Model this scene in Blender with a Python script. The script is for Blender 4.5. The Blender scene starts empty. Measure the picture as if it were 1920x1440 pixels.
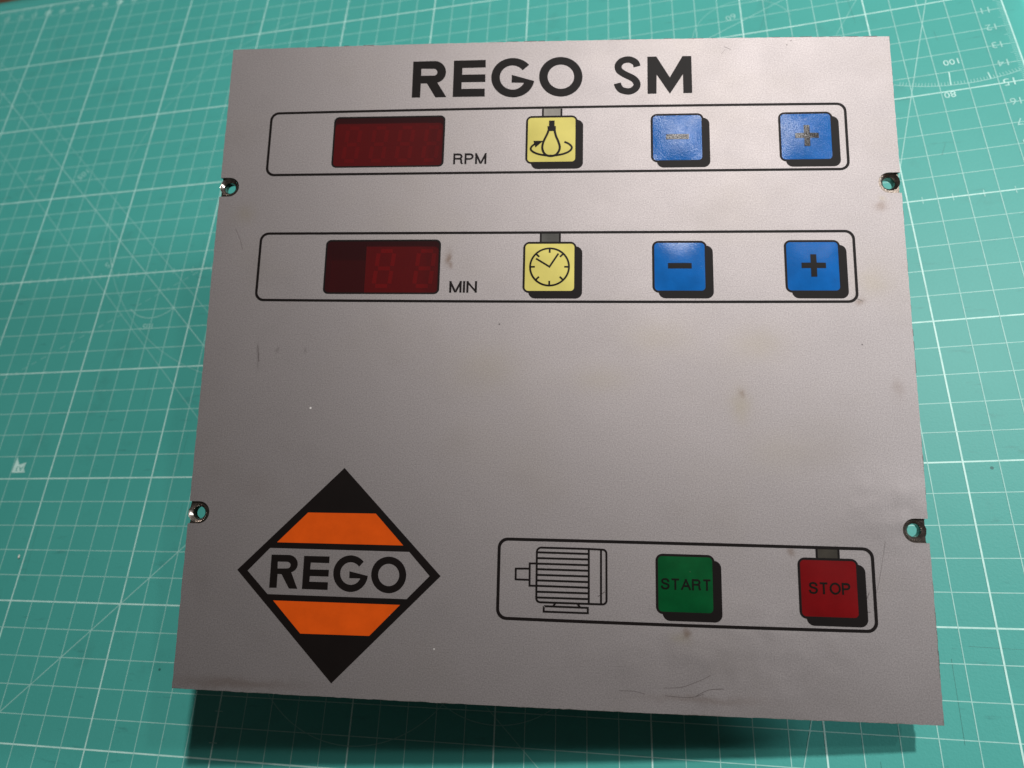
import bpy, bmesh, math, random
from mathutils import Vector, Matrix
from mathutils.geometry import delaunay_2d_cdt
random.seed(7)
scene = bpy.context.scene
CM = 0.01

# ---------------------------------------------------------------- camera
# rows: camera right, down, forward in world axes
CR = ((0.97374, 0.04080, -0.22397), (-0.04719, -0.92627, -0.37390), (-0.22271, 0.37465, -0.90002))
cam_data = bpy.data.cameras.new('camera')
cam = bpy.data.objects.new('camera', cam_data)
scene.collection.objects.link(cam)
m = Matrix(((CR[0][0], -CR[1][0], -CR[2][0], -8.930*CM),
            (CR[0][1], -CR[1][1], -CR[2][1], -1.524*CM),
            (CR[0][2], -CR[1][2], -CR[2][2], 24.140*CM),
            (0, 0, 0, 1)))
cam.matrix_world = m
cam_data.sensor_width = 36
cam_data.lens = 24.312
cam_data.clip_start = 0.01
cam_data.clip_end = 20
cam_data.dof.use_dof = True
cam_data.dof.focus_distance = 0.205
cam_data.dof.aperture_fstop = 14.0
scene.camera = cam

# ---------------------------------------------------------------- room light
world = bpy.data.worlds.new('World')
scene.world = world
world.use_nodes = True
bg = world.node_tree.nodes['Background']
bg.inputs[0].default_value = (1.0, 0.93, 0.86, 1)
bg.inputs[1].default_value = 0.056

def lamp(name, loc, target, size, power, color, shape='DISK', size_y=None):
    d = bpy.data.lights.new(name, 'AREA')
    d.shape = shape; d.size = size
    if size_y: d.size_y = size_y
    d.energy = power; d.color = color
    o = bpy.data.objects.new(name, d)
    scene.collection.objects.link(o)
    o.location = Vector(loc)*CM
    o.rotation_euler = (Vector(target)*CM - o.location).to_track_quat('-Z', 'Y').to_euler()
    return o
lamp('ceiling_lamp', (26, 51, 100), (-12, 8, 0), 0.055, 12.8, (1.0, 0.965, 0.94))
lamp('second_ceiling_lamp', (56, 40, 96), (-12, 8, 0), 0.05, 1.8, (1.0, 0.95, 0.9))
lamp('side_lamp', (105, 25, 33), (-5, 8, 0), 0.18, 17.5, (0.95, 0.98, 1.0), 'RECTANGLE', 0.14)

scene.view_settings.view_transform = 'Standard'
scene.view_settings.look = 'None'
scene.view_settings.exposure = 0.0
scene.view_settings.gamma = 1.0
scene.render.engine = 'CYCLES'

# artwork outlines on the plate, in cm from its lower left corner
ART = {
 'tR': [[6.17,19.921],[6.897,19.924],[6.944,19.919],[6.99,19.909],[7.034,19.892],[7.077,19.87],[7.117,19.842],[7.154,19.809],[7.187,19.772],[7.215,19.731],[7.239,19.686],[7.258,19.64],[7.271,19.591],[7.279,19.541],[7.28,19.492],[7.277,19.443],[7.267,19.395],[7.252,19.349],[7.231,19.306],[7.205,19.267],[7.175,19.232],[7.141,19.201],[7.103,19.176],[7.062,19.156],[7.019,19.142],[7.017,19.125],[7.329,18.61],[6.964,18.609],[6.66,19.118],[6.46,19.114],[6.458,18.613],[6.178,18.616]],
 'tRh': [[6.454,19.651],[6.873,19.643],[6.901,19.639],[6.927,19.628],[6.95,19.61],[6.97,19.587],[6.983,19.561],[6.991,19.531],[6.992,19.501],[6.987,19.473],[6.975,19.446],[6.958,19.424],[6.936,19.408],[6.911,19.398],[6.884,19.395],[6.46,19.399]],
 'tE': [[7.532,19.922],[8.588,19.924],[8.594,19.651],[7.824,19.646],[7.825,19.407],[8.591,19.404],[8.597,19.126],[7.816,19.132],[7.817,18.895],[8.586,18.89],[8.592,18.606],[7.537,18.611]],
 'tG': [[10.023,19.712],[9.98,19.757],[9.934,19.799],[9.885,19.836],[9.832,19.87],[9.777,19.899],[9.72,19.923],[9.662,19.942],[9.602,19.957],[9.541,19.966],[9.48,19.97],[9.419,19.969],[9.358,19.962],[9.299,19.951],[9.241,19.934],[9.185,19.912],[9.131,19.886],[9.08,19.854],[9.032,19.819],[8.988,19.779],[8.947,19.735],[8.911,19.689],[8.878,19.638],[8.851,19.585],[8.828,19.53],[8.81,19.473],[8.797,19.414],[8.789,19.354],[8.787,19.294],[8.79,19.233],[8.798,19.172],[8.811,19.113],[8.829,19.054],[8.852,18.997],[8.88,18.942],[8.912,18.889],[8.949,18.84],[8.99,18.793],[9.034,18.749],[9.082,18.71],[9.132,18.674],[9.185,18.643],[9.241,18.617],[9.298,18.595],[9.357,18.578],[9.417,18.566],[9.477,18.559],[9.538,18.557],[9.598,18.56],[9.657,18.569],[9.715,18.582],[9.772,18.601],[9.827,18.624],[9.879,18.652],[9.928,18.684],[9.975,18.721],[10.017,18.761],[10.056,18.805],[10.091,18.853],[10.122,18.903],[10.148,18.957],[10.17,19.012],[10.186,19.069],[10.197,19.128],[9.457,19.364],[9.459,19.085],[9.862,19.068],[9.845,19.035],[9.826,19.004],[9.804,18.975],[9.779,18.948],[9.753,18.924],[9.724,18.902],[9.693,18.883],[9.661,18.867],[9.627,18.854],[9.593,18.844],[9.557,18.838],[9.521,18.835],[9.485,18.835],[9.448,18.838],[9.412,18.845],[9.377,18.855],[9.342,18.868],[9.308,18.884],[9.276,18.903],[9.245,18.925],[9.216,18.949],[9.19,18.976],[9.165,19.006],[9.143,19.037],[9.123,19.07],[9.107,19.104],[9.093,19.14],[9.082,19.177],[9.074,19.215],[9.07,19.253],[9.069,19.291],[9.07,19.328],[9.076,19.366],[9.084,19.403],[9.095,19.438],[9.11,19.473],[9.127,19.505],[9.147,19.536],[9.17,19.565],[9.195,19.591],[9.222,19.616],[9.252,19.637],[9.283,19.655],[9.316,19.671],[9.35,19.683],[9.385,19.692],[9.421,19.698],[9.458,19.7],[9.494,19.699],[9.531,19.695],[9.567,19.687],[9.602,19.676],[9.637,19.662],[9.671,19.645],[9.703,19.625],[9.733,19.602],[9.761,19.577],[9.787,19.549],[9.811,19.519]],
 'tO': [[11.762,19.241],[11.758,19.163],[11.745,19.085],[11.724,19.01],[11.695,18.938],[11.657,18.869],[11.613,18.806],[11.561,18.749],[11.503,18.698],[11.44,18.653],[11.372,18.617],[11.3,18.588],[11.225,18.568],[11.148,18.556],[11.069,18.553],[10.991,18.559],[10.914,18.573],[10.838,18.596],[10.765,18.628],[10.695,18.667],[10.63,18.713],[10.571,18.767],[10.517,18.827],[10.47,18.892],[10.431,18.962],[10.399,19.035],[10.375,19.112],[10.36,19.19],[10.354,19.27],[10.357,19.349],[10.368,19.427],[10.389,19.503],[10.417,19.576],[10.454,19.646],[10.499,19.71],[10.55,19.769],[10.608,19.821],[10.672,19.866],[10.741,19.904],[10.813,19.933],[10.889,19.954],[10.967,19.966],[11.046,19.969],[11.125,19.963],[11.203,19.948],[11.28,19.925],[11.353,19.893],[11.423,19.853],[11.488,19.806],[11.548,19.752],[11.601,19.692],[11.648,19.626],[11.687,19.556],[11.719,19.482],[11.742,19.406],[11.756,19.328]],
 'tOh': [[11.492,19.251],[11.488,19.194],[11.478,19.139],[11.46,19.086],[11.436,19.036],[11.405,18.99],[11.368,18.949],[11.327,18.913],[11.28,18.883],[11.23,18.859],[11.177,18.842],[11.122,18.832],[11.066,18.83],[11.01,18.835],[10.955,18.847],[10.902,18.866],[10.851,18.893],[10.804,18.925],[10.761,18.963],[10.724,19.007],[10.692,19.054],[10.667,19.106],[10.648,19.16],[10.636,19.215],[10.632,19.272],[10.635,19.328],[10.646,19.384],[10.663,19.437],[10.688,19.487],[10.719,19.534],[10.756,19.575],[10.798,19.611],[10.845,19.642],[10.895,19.665],[10.949,19.682],[11.004,19.691],[11.06,19.693],[11.117,19.688],[11.172,19.675],[11.226,19.655],[11.276,19.628],[11.323,19.595],[11.366,19.557],[11.403,19.513],[11.434,19.465],[11.459,19.413],[11.477,19.359],[11.488,19.303]],
 'tS': [[13.516,19.564],[13.469,19.705],[13.341,19.797],[13.213,19.823],[13.041,19.779],[12.927,19.655],[12.912,19.528],[12.969,19.41],[13.125,19.296],[13.295,19.203],[13.437,19.099],[13.509,18.953],[13.477,18.823],[13.349,18.716],[13.194,18.694],[13.009,18.754],[12.916,18.875],[12.882,18.986]],
 'tM': [[13.847,19.909],[14.136,19.908],[14.554,19.159],[14.967,19.903],[15.249,19.899],[15.254,18.598],[14.974,18.595],[14.972,19.259],[14.551,18.582],[14.138,19.263],[14.127,18.594],[13.843,18.596]],
 'diamond': [[4.722,6.486],[7.766,3.424],[4.733,0.363],[1.675,3.425]],
 'or1': [[3.699,5.142],[5.753,5.16],[6.622,4.262],[2.82,4.25]],
 'hex': [[2.625,4.083],[6.811,4.085],[7.444,3.418],[6.797,2.751],[2.655,2.76],[1.993,3.412]],
 'or2': [[2.838,2.586],[6.614,2.585],[5.756,1.696],[3.721,1.689]],
 'lR': [[2.685,3.891],[3.193,3.896],[3.236,3.894],[3.278,3.887],[3.318,3.874],[3.356,3.857],[3.391,3.834],[3.422,3.807],[3.449,3.776],[3.47,3.743],[3.486,3.707],[3.495,3.67],[3.498,3.632],[3.495,3.594],[3.486,3.557],[3.471,3.522],[3.45,3.49],[3.424,3.461],[3.393,3.437],[3.359,3.416],[3.321,3.401],[3.538,2.937],[3.284,2.938],[3.031,3.338],[2.91,3.339],[2.914,2.945],[2.687,2.942]],
 'lRh': [[2.89,3.695],[3.166,3.698],[3.197,3.695],[3.227,3.685],[3.252,3.668],[3.271,3.645],[3.282,3.619],[3.284,3.592],[3.277,3.566],[3.262,3.542],[3.24,3.524],[3.212,3.512],[3.181,3.507],[2.897,3.498]],
 'lE': [[3.673,3.882],[4.442,3.886],[4.446,3.695],[3.889,3.696],[3.884,3.501],[4.449,3.504],[4.448,3.313],[3.889,3.31],[3.886,3.151],[4.445,3.151],[4.446,2.934],[3.677,2.937]],
 'lG': [[5.473,3.768],[5.431,3.808],[5.384,3.844],[5.334,3.874],[5.281,3.898],[5.226,3.917],[5.169,3.929],[5.111,3.936],[5.053,3.935],[4.996,3.928],[4.94,3.915],[4.886,3.896],[4.835,3.87],[4.787,3.839],[4.743,3.803],[4.704,3.762],[4.67,3.717],[4.641,3.668],[4.617,3.615],[4.6,3.561],[4.589,3.504],[4.585,3.447],[4.586,3.389],[4.595,3.332],[4.609,3.276],[4.63,3.221],[4.656,3.169],[4.688,3.12],[4.725,3.075],[4.767,3.033],[4.812,2.997],[4.862,2.966],[4.914,2.94],[4.968,2.921],[5.025,2.907],[5.082,2.899],[5.139,2.898],[5.196,2.903],[5.252,2.915],[5.306,2.933],[5.357,2.956],[5.405,2.985],[5.45,3.02],[5.49,3.059],[5.526,3.103],[5.557,3.15],[5.582,3.201],[5.601,3.255],[5.614,3.31],[5.62,3.367],[5.066,3.482],[5.069,3.287],[5.399,3.288],[5.382,3.254],[5.362,3.222],[5.338,3.193],[5.31,3.168],[5.28,3.146],[5.247,3.128],[5.212,3.114],[5.176,3.105],[5.139,3.1],[5.101,3.1],[5.064,3.105],[5.027,3.114],[4.991,3.127],[4.957,3.145],[4.925,3.167],[4.896,3.192],[4.869,3.221],[4.846,3.253],[4.827,3.287],[4.813,3.323],[4.802,3.36],[4.796,3.398],[4.794,3.437],[4.797,3.475],[4.804,3.513],[4.816,3.55],[4.832,3.584],[4.853,3.616],[4.877,3.645],[4.904,3.671],[4.934,3.693],[4.967,3.712],[5.002,3.725],[5.038,3.735],[5.076,3.74],[5.114,3.74],[5.151,3.736],[5.189,3.727],[5.224,3.713],[5.259,3.696],[5.291,3.674],[5.32,3.649],[5.347,3.62]],
 'lO': [[6.754,3.429],[6.753,3.364],[6.744,3.3],[6.727,3.238],[6.702,3.179],[6.67,3.123],[6.631,3.072],[6.587,3.026],[6.536,2.987],[6.481,2.954],[6.422,2.929],[6.36,2.91],[6.296,2.9],[6.231,2.898],[6.167,2.905],[6.103,2.919],[6.041,2.94],[5.983,2.97],[5.928,3.006],[5.878,3.049],[5.834,3.097],[5.796,3.151],[5.765,3.209],[5.741,3.27],[5.725,3.333],[5.717,3.398],[5.718,3.463],[5.726,3.527],[5.743,3.59],[5.768,3.65],[5.8,3.706],[5.838,3.758],[5.884,3.804],[5.935,3.844],[5.99,3.877],[6.05,3.902],[6.112,3.92],[6.177,3.93],[6.242,3.932],[6.308,3.925],[6.372,3.911],[6.434,3.888],[6.492,3.858],[6.547,3.821],[6.597,3.778],[6.641,3.728],[6.678,3.674],[6.708,3.616],[6.731,3.555],[6.747,3.491]],
 'lOh': [[6.547,3.422],[6.546,3.377],[6.539,3.333],[6.526,3.291],[6.506,3.251],[6.481,3.214],[6.452,3.181],[6.418,3.154],[6.38,3.131],[6.339,3.114],[6.296,3.103],[6.252,3.099],[6.207,3.101],[6.163,3.11],[6.121,3.124],[6.081,3.145],[6.044,3.171],[6.011,3.202],[5.983,3.237],[5.959,3.276],[5.942,3.318],[5.93,3.362],[5.925,3.407],[5.926,3.452],[5.934,3.496],[5.947,3.539],[5.967,3.579],[5.992,3.615],[6.022,3.648],[6.057,3.676],[6.095,3.698],[6.136,3.714],[6.18,3.725],[6.224,3.728],[6.269,3.726],[6.313,3.717],[6.355,3.701],[6.395,3.68],[6.432,3.654],[6.464,3.622],[6.492,3.586],[6.515,3.547],[6.532,3.505],[6.543,3.461]],
 'mbody': [[12.037,4.313],[10.664,4.314],[10.638,4.31],[10.613,4.3],[10.591,4.286],[10.572,4.267],[10.559,4.245],[10.55,4.22],[10.546,4.194],[10.55,2.896],[10.554,2.873],[10.563,2.851],[10.577,2.831],[10.595,2.814],[10.617,2.802],[10.641,2.795],[10.666,2.792],[12.431,2.791],[12.456,2.795],[12.479,2.803],[12.501,2.816],[12.519,2.833],[12.533,2.853],[12.542,2.875],[12.545,2.899],[12.54,4.202],[12.537,4.226],[12.528,4.248],[12.514,4.268],[12.495,4.284],[12.474,4.296],[12.45,4.303],[12.424,4.305],[12.037,4.313]],
 'mfins': [[[10.54,4.179],[12.037,4.174]],[[10.543,4.017],[12.038,4.019]],[[10.546,3.861],[12.039,3.86]],[[10.548,3.706],[12.04,3.705]],[[10.551,3.547],[12.04,3.547]],[[10.554,3.394],[12.041,3.391]],[[10.556,3.243],[12.042,3.236]],[[10.559,3.079],[12.043,3.081]],[[10.562,2.921],[12.043,2.923]]],
 'mlines': [[[12.037,4.315],[12.044,2.797]],[[12.386,4.308],[12.389,2.792]],[[10.535,3.865],[10.345,3.86],[10.35,3.24],[10.535,3.242]],[[10.348,3.715],[9.946,3.703],[9.948,3.403],[10.347,3.401]],[[10.769,2.688],[12.017,2.683],[12.018,2.537],[10.767,2.539],[10.769,2.688]],[[11.037,2.696],[11.097,2.782]],[[11.797,2.692],[11.723,2.782]]],
 'rpm': [[7.63,16.626],[8.714,16.62],[8.717,16.24],[7.64,16.247]],
 'min': [[7.663,12.344],[8.545,12.339],[8.554,11.969],[7.678,11.964]],
}
CRX, CRY = -35.225, 1.712

# ---------------------------------------------------------------- helpers
COL = scene.collection
def empty(name, mat4=None):
    o = bpy.data.objects.new(name, None); COL.objects.link(o)
    o.empty_display_size = 0.02
    if mat4: o.matrix_world = mat4
    return o
def mesh_obj(name, verts, faces, mat, parent=None, smooth=False, label=None, kind=None):
    me = bpy.data.meshes.new(name)
    me.from_pydata([tuple(c*CM for c in v) for v in verts], [], faces)
    me.validate()
    bm = bmesh.new(); bm.from_mesh(me)
    bmesh.ops.recalc_face_normals(bm, faces=bm.faces) if len(bm.faces) and kind == 'solid' else None
    bm.to_mesh(me); bm.free()
    if smooth:
        me.polygons.foreach_set('use_smooth', [True]*len(me.polygons))
    me.materials.append(mat)
    o = bpy.data.objects.new(name, me); COL.objects.link(o)
    if parent: o.parent = parent
    if label: o['label'] = label
    if kind and kind != 'solid': o['kind'] = kind
    return o

def inside(pt, poly):
    x, y = pt; c = False; j = len(poly)-1
    for i in range(len(poly)):
        xi, yi = poly[i][0], poly[i][1]; xj, yj = poly[j][0], poly[j][1]
        if (yi > y) != (yj > y) and x < (xj-xi)*(y-yi)/(yj-yi)+xi: c = not c
        j = i
    return c
def fill(polys, holes=(), grid=None):
    """clean flat mesh of the union of polys minus holes"""
    vs = []; es = []
    def dens(p):
        if not grid or grid > .5: return p
        q = []
        for i in range(len(p)):
            a, b = p[i], p[(i+1) % len(p)]; k = max(1, int(math.hypot(b[0]-a[0], b[1]-a[1])/grid+.5))
            q += [(a[0]+(b[0]-a[0])*j/k, a[1]+(b[1]-a[1])*j/k) for j in range(k)]
        return q
    for p in [dens(p) for p in list(polys)+list(holes)]:
        b = len(vs); n = len(p)
        vs += [Vector((q[0], q[1])) for q in p]
        es += [(b+i, b+(i+1) % n) for i in range(n)]
    if grid:
        xs = [v.x for v in vs]; ys = [v.y for v in vs]
        x = min(xs)+grid*.5
        while x < max(xs):
            y = min(ys)+grid*.5
            while y < max(ys):
                vs.append(Vector((x+random.uniform(-.01, .01)*grid, y))); y += grid
            x += grid
    ov, oe, of, _, _, _ = delaunay_2d_cdt(vs, es, [], 0, 1e-5)
    out = []
    for f in of:
        cx = sum(ov[i].x for i in f)/len(f); cy = sum(ov[i].y for i in f)/len(f)
        if any(inside((cx, cy), p) for p in polys) and not any(inside((cx, cy), h) for h in holes):
            a, b, c = [ov[i] for i in f[:3]]
            ar = (b.x-a.x)*(c.y-a.y)-(b.y-a.y)*(c.x-a.x)
            out.append(tuple(f) if ar > 0 else tuple(reversed(f)))
    used = sorted({i for f in out for i in f}); mp = {u: k for k, u in enumerate(used)}
    return [(ov[i].x, ov[i].y) for i in used], [tuple(mp[i] for i in f) for f in out]
def stroke(pts, w, closed=False):
    """offset outline(s) of a polyline: returns (outer, hole or None)"""
    P = [Vector((p[0], p[1])) for p in pts]
    n = len(P); L = []; R = []
    for i in range(n):
        if closed:
            a = (P[i]-P[i-1]).normalized(); b = (P[(i+1) % n]-P[i]).normalized()
        else:
            a = (P[i]-P[i-1]).normalized() if i else (P[1]-P[0]).normalized()
            b = (P[i+1]-P[i]).normalized() if i < n-1 else a
        t = (a+b).normalized() if (a+b).length > 1e-6 else a
        k = 1/max(.5, math.sqrt(max(.01, (1+a.dot(b))/2)))
        nrm = Vector((-t.y, t.x))*(w/2*k)
        L.append(tuple(P[i]+nrm)); R.append(tuple(P[i]-nrm))
    if closed:
        ar = sum(P[i-1].x*P[i].y-P[i].x*P[i-1].y for i in range(n))
        return (R, L) if ar > 0 else (L, R)
    return (L+R[::-1], None)
def rrect(x0, y0, x1, y1, r, n=7):
    o = []
    for cx, cy, a in ((x1-r, y1-r, 0), (x0+r, y1-r, 90), (x0+r, y0+r, 180), (x1-r, y0+r, 270)):
        for k in range(n+1):
            t = math.radians(a+90*k/n); o.append((cx+r*math.cos(t), cy+r*math.sin(t)))
    return o
def catmull(P, n=5):
    o = []
    for i in range(len(P)-1):
        p0 = P[max(i-1, 0)]; p1 = P[i]; p2 = P[i+1]; p3 = P[min(i+2, len(P)-1)]
        for k in range(n):
            t = k/n
            o.append(tuple(.5*((2*p1[c])+(-p0[c]+p2[c])*t+(2*p0[c]-5*p1[c]+4*p2[c]-p3[c])*t*t+(-p0[c]+3*p1[c]-3*p2[c]+p3[c])*t**3) for c in (0, 1)))
    o.append(tuple(P[-1])); return o
def circle(cx, cy, r, n=40, ry=None):
    ry = ry or r
    return [(cx+r*math.cos(2*math.pi*k/n), cy+ry*math.sin(2*math.pi*k/n)) for k in range(n)]
def sheet(name, polys, holes, z, mat, parent, zf=None, grid=None, th=0.0, smooth=False, label=None, kind=None):
    v, f = fill(polys, holes, grid)
    g = zf or (lambda x, y: 0)
    return mesh_obj(name, [(x, y, z+g(x, y)) for x, y in v], f, mat, parent, smooth, label, kind)
def slab(outer, holes, z0, z1):
    """solid plate: top at z1, bottom at z0"""
    v, f = fill([outer], holes)
    n = len(v); V = [(x, y, z1) for x, y in v]+[(x, y, z0) for x, y in v]
    F = list(f)+[tuple(i+n for i in reversed(t)) for t in f]
    cnt = {}
    for t in f:
        for a, b in zip(t, t[1:]+t[:1]): cnt[(a, b)] = 1
    for (a, b) in list(cnt):
        if (b, a) not in cnt: F.append((b, a, a+n, b+n))
    return V, F
_tc = {}
def text2d(s):
    """glyph outlines of the built-in font, as a mesh fitted to the unit box"""
    if s in _tc: return _tc[s]
    c = bpy.data.curves.new('t', 'FONT'); c.body = s; c.resolution_u = 3
    o = bpy.data.objects.new('t', c); COL.objects.link(o)
    dg = bpy.context.evaluated_depsgraph_get(); me = o.evaluated_get(dg).to_mesh()
    V = [(v.co.x, v.co.y) for v in me.vertices]; F = [tuple(p.vertices) for p in me.polygons]
    o.evaluated_get(dg).to_mesh_clear(); bpy.data.objects.remove(o); bpy.data.curves.remove(c)
    x0 = min(v[0] for v in V); x1 = max(v[0] for v in V); y0 = min(v[1] for v in V); y1 = max(v[1] for v in V)
    _tc[s] = ([((x-x0)/(x1-x0), (y-y0)/(y1-y0)) for x, y in V], F, (x1-x0)/(y1-y0))
    return _tc[s]

# ---------------------------------------------------------------- materials
class NT:
    def __init__(s, name):
        s.m = bpy.data.materials.new(name); s.m.use_nodes = True
        s.t = s.m.node_tree; s.b = s.t.nodes['Principled BSDF']
    def n(s, typ, **kw):
        o = s.t.nodes.new(typ)
        for k, v in kw.items():
            if k.startswith('_'): setattr(o, k[1:], v)
            else: o.inputs[k.replace('_', ' ')].default_value = v
        return o
    def l(s, a, b): s.t.links.new(a, b)
    def coord(s):
        return s.n('ShaderNodeTexCoord').outputs['Object']
    def noise(s, scale, detail=3, rough=.5, co=None):
        n = s.n('ShaderNodeTexNoise', Scale=scale, Detail=detail, Roughness=rough)
        s.l(co or s.coord(), n.inputs['Vector']); return n.outputs['Fac']
    def ramp(s, fac, stops):
        r = s.n('ShaderNodeValToRGB'); s.l(fac, r.inputs[0])
        e = r.color_ramp.elements
        while len(e) < len(stops): e.new(.5)
        for k, (p, c) in enumerate(stops):
            e[k].position = p; e[k].color = (*c, 1) if isinstance(c, tuple) else (c, c, c, 1)
        return r.outputs[0]
    def mix(s, fac, a, b, mode='MIX'):
        x = s.n('ShaderNodeMix', _data_type='RGBA', _blend_type=mode)
        for sock, v in ((x.inputs[0], fac), (x.inputs[6], a), (x.inputs[7], b)):
            if isinstance(v, (int, float)): sock.default_value = v
            elif isinstance(v, tuple): sock.default_value = (*v, 1)
            else: s.l(v, sock)
        return x.outputs[2]
    def math(s, op, a, b=0.0):
        x = s.n('ShaderNodeMath', _operation=op)
        for sock, v in ((x.inputs[0], a), (x.inputs[1], b)):
            if isinstance(v, (int, float)): sock.default_value = v
            else: s.l(v, sock)
        return x.outputs[0]
    def bump(s, h, strength, dist, prev=None):
        x = s.n('ShaderNodeBump', Strength=strength, Distance=dist)
        s.l(h, x.inputs['Height'])
        if prev: s.l(prev, x.inputs['Normal'])
        s.l(x.outputs[0], s.b.inputs['Normal']); return x.outputs[0]
    def set(s, **kw):
        for k, v in kw.items():
            k = k.replace('_', ' ')
            if isinstance(v, tuple): s.b.inputs[k].default_value = (*v, 1)
            elif isinstance(v, (int, float)): s.b.inputs[k].default_value = v
            else: s.l(v, s.b.inputs[k])

FILM_ROUGH = 0.56
def film_bump(t, grain=1.0, dents=False):
    """fine grain of the overlay film, its slight waviness, and the bent lower right of the plate"""
    co = t.coord()
    wave = t.noise(28, 2, .5, co)
    if dents:
        big = t.noise(55, 2, .55, co)
        sp = t.n('ShaderNodeSeparateXYZ'); t.l(co, sp.inputs[0])
        tot = None
        for (x, y, rx, ry, k) in ((16.3, 1.5, 3.2, 1.5, 1.0), (20.6, 5.6, 1.3, 1.1, 1.5)):
            a = t.math('DIVIDE', t.math('SUBTRACT', sp.outputs[0], x*CM), rx*CM)
            b = t.math('DIVIDE', t.math('SUBTRACT', sp.outputs[1], y*CM), ry*CM)
            g_ = t.math('MULTIPLY', t.math('POWER', 2.718, t.math('MULTIPLY', t.math('ADD', t.math('MULTIPLY', a, a), t.math('MULTIPLY', b, b)), -1.0)), k)
            tot = t.math('ADD', tot, g_) if tot else g_
        wave = t.math('ADD', wave, t.math('MULTIPLY', t.math('MULTIPLY', big, tot), 3.2))
    p = t.bump(wave, .10, .0016)
    g = t.noise(3000, 2, .6, co)
    q = t.bump(g, .085*grain, .00020, p)
    t.l(q, t.b.inputs['Coat Normal'])
def ink(name, col, rough=FILM_ROUGH, spec=.11, grain=1.0, var=.06, coat=0.0):
    t = NT(name)
    n = t.noise(160, 4, .6)
    c2 = tuple(max(0, c*(1-var*3)) for c in col); c1 = tuple(c*(1+var*2) for c in col)
    col_ = t.ramp(n, [(.3, c2), (.7, c1)])
    vo = t.n('ShaderNodeTexVoronoi', Scale=230.0); t.l(t.coord(), vo.inputs['Vector'])
    sel = t.math('GREATER_THAN', t.noise(140, 2, .6), .60)
    chip = t.math('MULTIPLY', t.math('LESS_THAN', vo.outputs['Distance'], .035), sel)
    col_ = t.mix(t.math('MULTIPLY', chip, .6), col_, (.16, .14, .13))
    t.set(Base_Color=col_, Roughness=rough, Specular_IOR_Level=spec)
    if coat: t.set(Coat_Weight=coat, Coat_Roughness=.17)
    film_bump(t, grain)
    return t.m

def face_material():
    t = NT('silver_film')
    co = t.coord()
    base = (.262, .240, .238)
    fine = t.noise(2600, 2, .7, co)
    c = t.mix(t.ramp(fine, [(.3, 0.0), (.7, 1.0)]), tuple(x*.80 for x in base), tuple(x*1.18 for x in base))
    cloud = t.noise(22, 4, .6, co)
    c = t.mix(t.math('MULTIPLY', t.ramp(cloud, [(.5, 0.0), (.8, 1.0)]), .16), c, (.235, .205, .155))
    cloud2 = t.noise(45, 5, .6, co)
    c = t.mix(t.math('MULTIPLY', t.ramp(cloud2, [(.55, 0.0), (.8, 1.0)]), .12), c, (.15, .13, .125))
    # shaped stains: (x, y, rx, ry, colour, strength) in cm on the plate
    sp = t.n('ShaderNodeSeparateXYZ')
    dn = t.n('ShaderNodeTexNoise', Scale=260.0, Detail=3.0); t.l(co, dn.inputs['Vector'])
    v = t.n('ShaderNodeVectorMath', _operation='SCALE'); v.inputs['Scale'].default_value = .0035
    s0 = t.n('ShaderNodeVectorMath', _operation='SUBTRACT'); t.l(dn.outputs['Color'], s0.inputs[0]); s0.inputs[1].default_value = (.5, .5, .5)
    t.l(s0.outputs[0], v.inputs[0])
    ad = t.n('ShaderNodeVectorMath', _operation='ADD'); t.l(co, ad.inputs[0]); t.l(v.outputs[0], ad.inputs[1])
    t.l(ad.outputs[0], sp.inputs[0])
    for (x, y, rx, ry, colr, st) in STAINS:
        a = t.math('DIVIDE', t.math('SUBTRACT', sp.outputs[0], x*CM), rx*CM)
        b = t.math('DIVIDE', t.math('SUBTRACT', sp.outputs[1], y*CM), ry*CM)
        r2 = t.math('ADD', t.math('MULTIPLY', a, a), t.math('MULTIPLY', b, b))
        w = t.math('MULTIPLY', t.math('POWER', 2.718, t.math('MULTIPLY', r2, -1.0)), st)
        c = t.mix(w, c, colr)
    # tiny dark and pale specks
    vo = t.n('ShaderNodeTexVoronoi', Scale=90.0); t.l(co, vo.inputs['Vector'])
    sel = t.math('GREATER_THAN', t.noise(70, 1, .5, co), .58)
    d = t.math('MULTIPLY', t.math('LESS_THAN', vo.outputs['Distance'], .028), sel)
    c = t.mix(t.math('MULTIPLY', d, .75), c, (.07, .06, .06))
    vo2 = t.n('ShaderNodeTexVoronoi', Scale=75.0); t.l(co, vo2.inputs['Vector'])
    sel2 = t.math('GREATER_THAN', t.noise(55, 1, .5, co), .55)
    d2 = t.math('MULTIPLY', t.math('LESS_THAN', vo2.outputs['Distance'], .03), sel2)
    c = t.mix(t.math('MULTIPLY', d2, .7), c, (.9, .88, .85))
    t.set(Base_Color=c, Metallic=.95, Roughness=t.math('ADD', t.math('MULTIPLY', t.noise(60, 4, .6, co), .07), FILM_ROUGH+.01))
    film_bump(t, dents=True)
    return t.m

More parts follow.
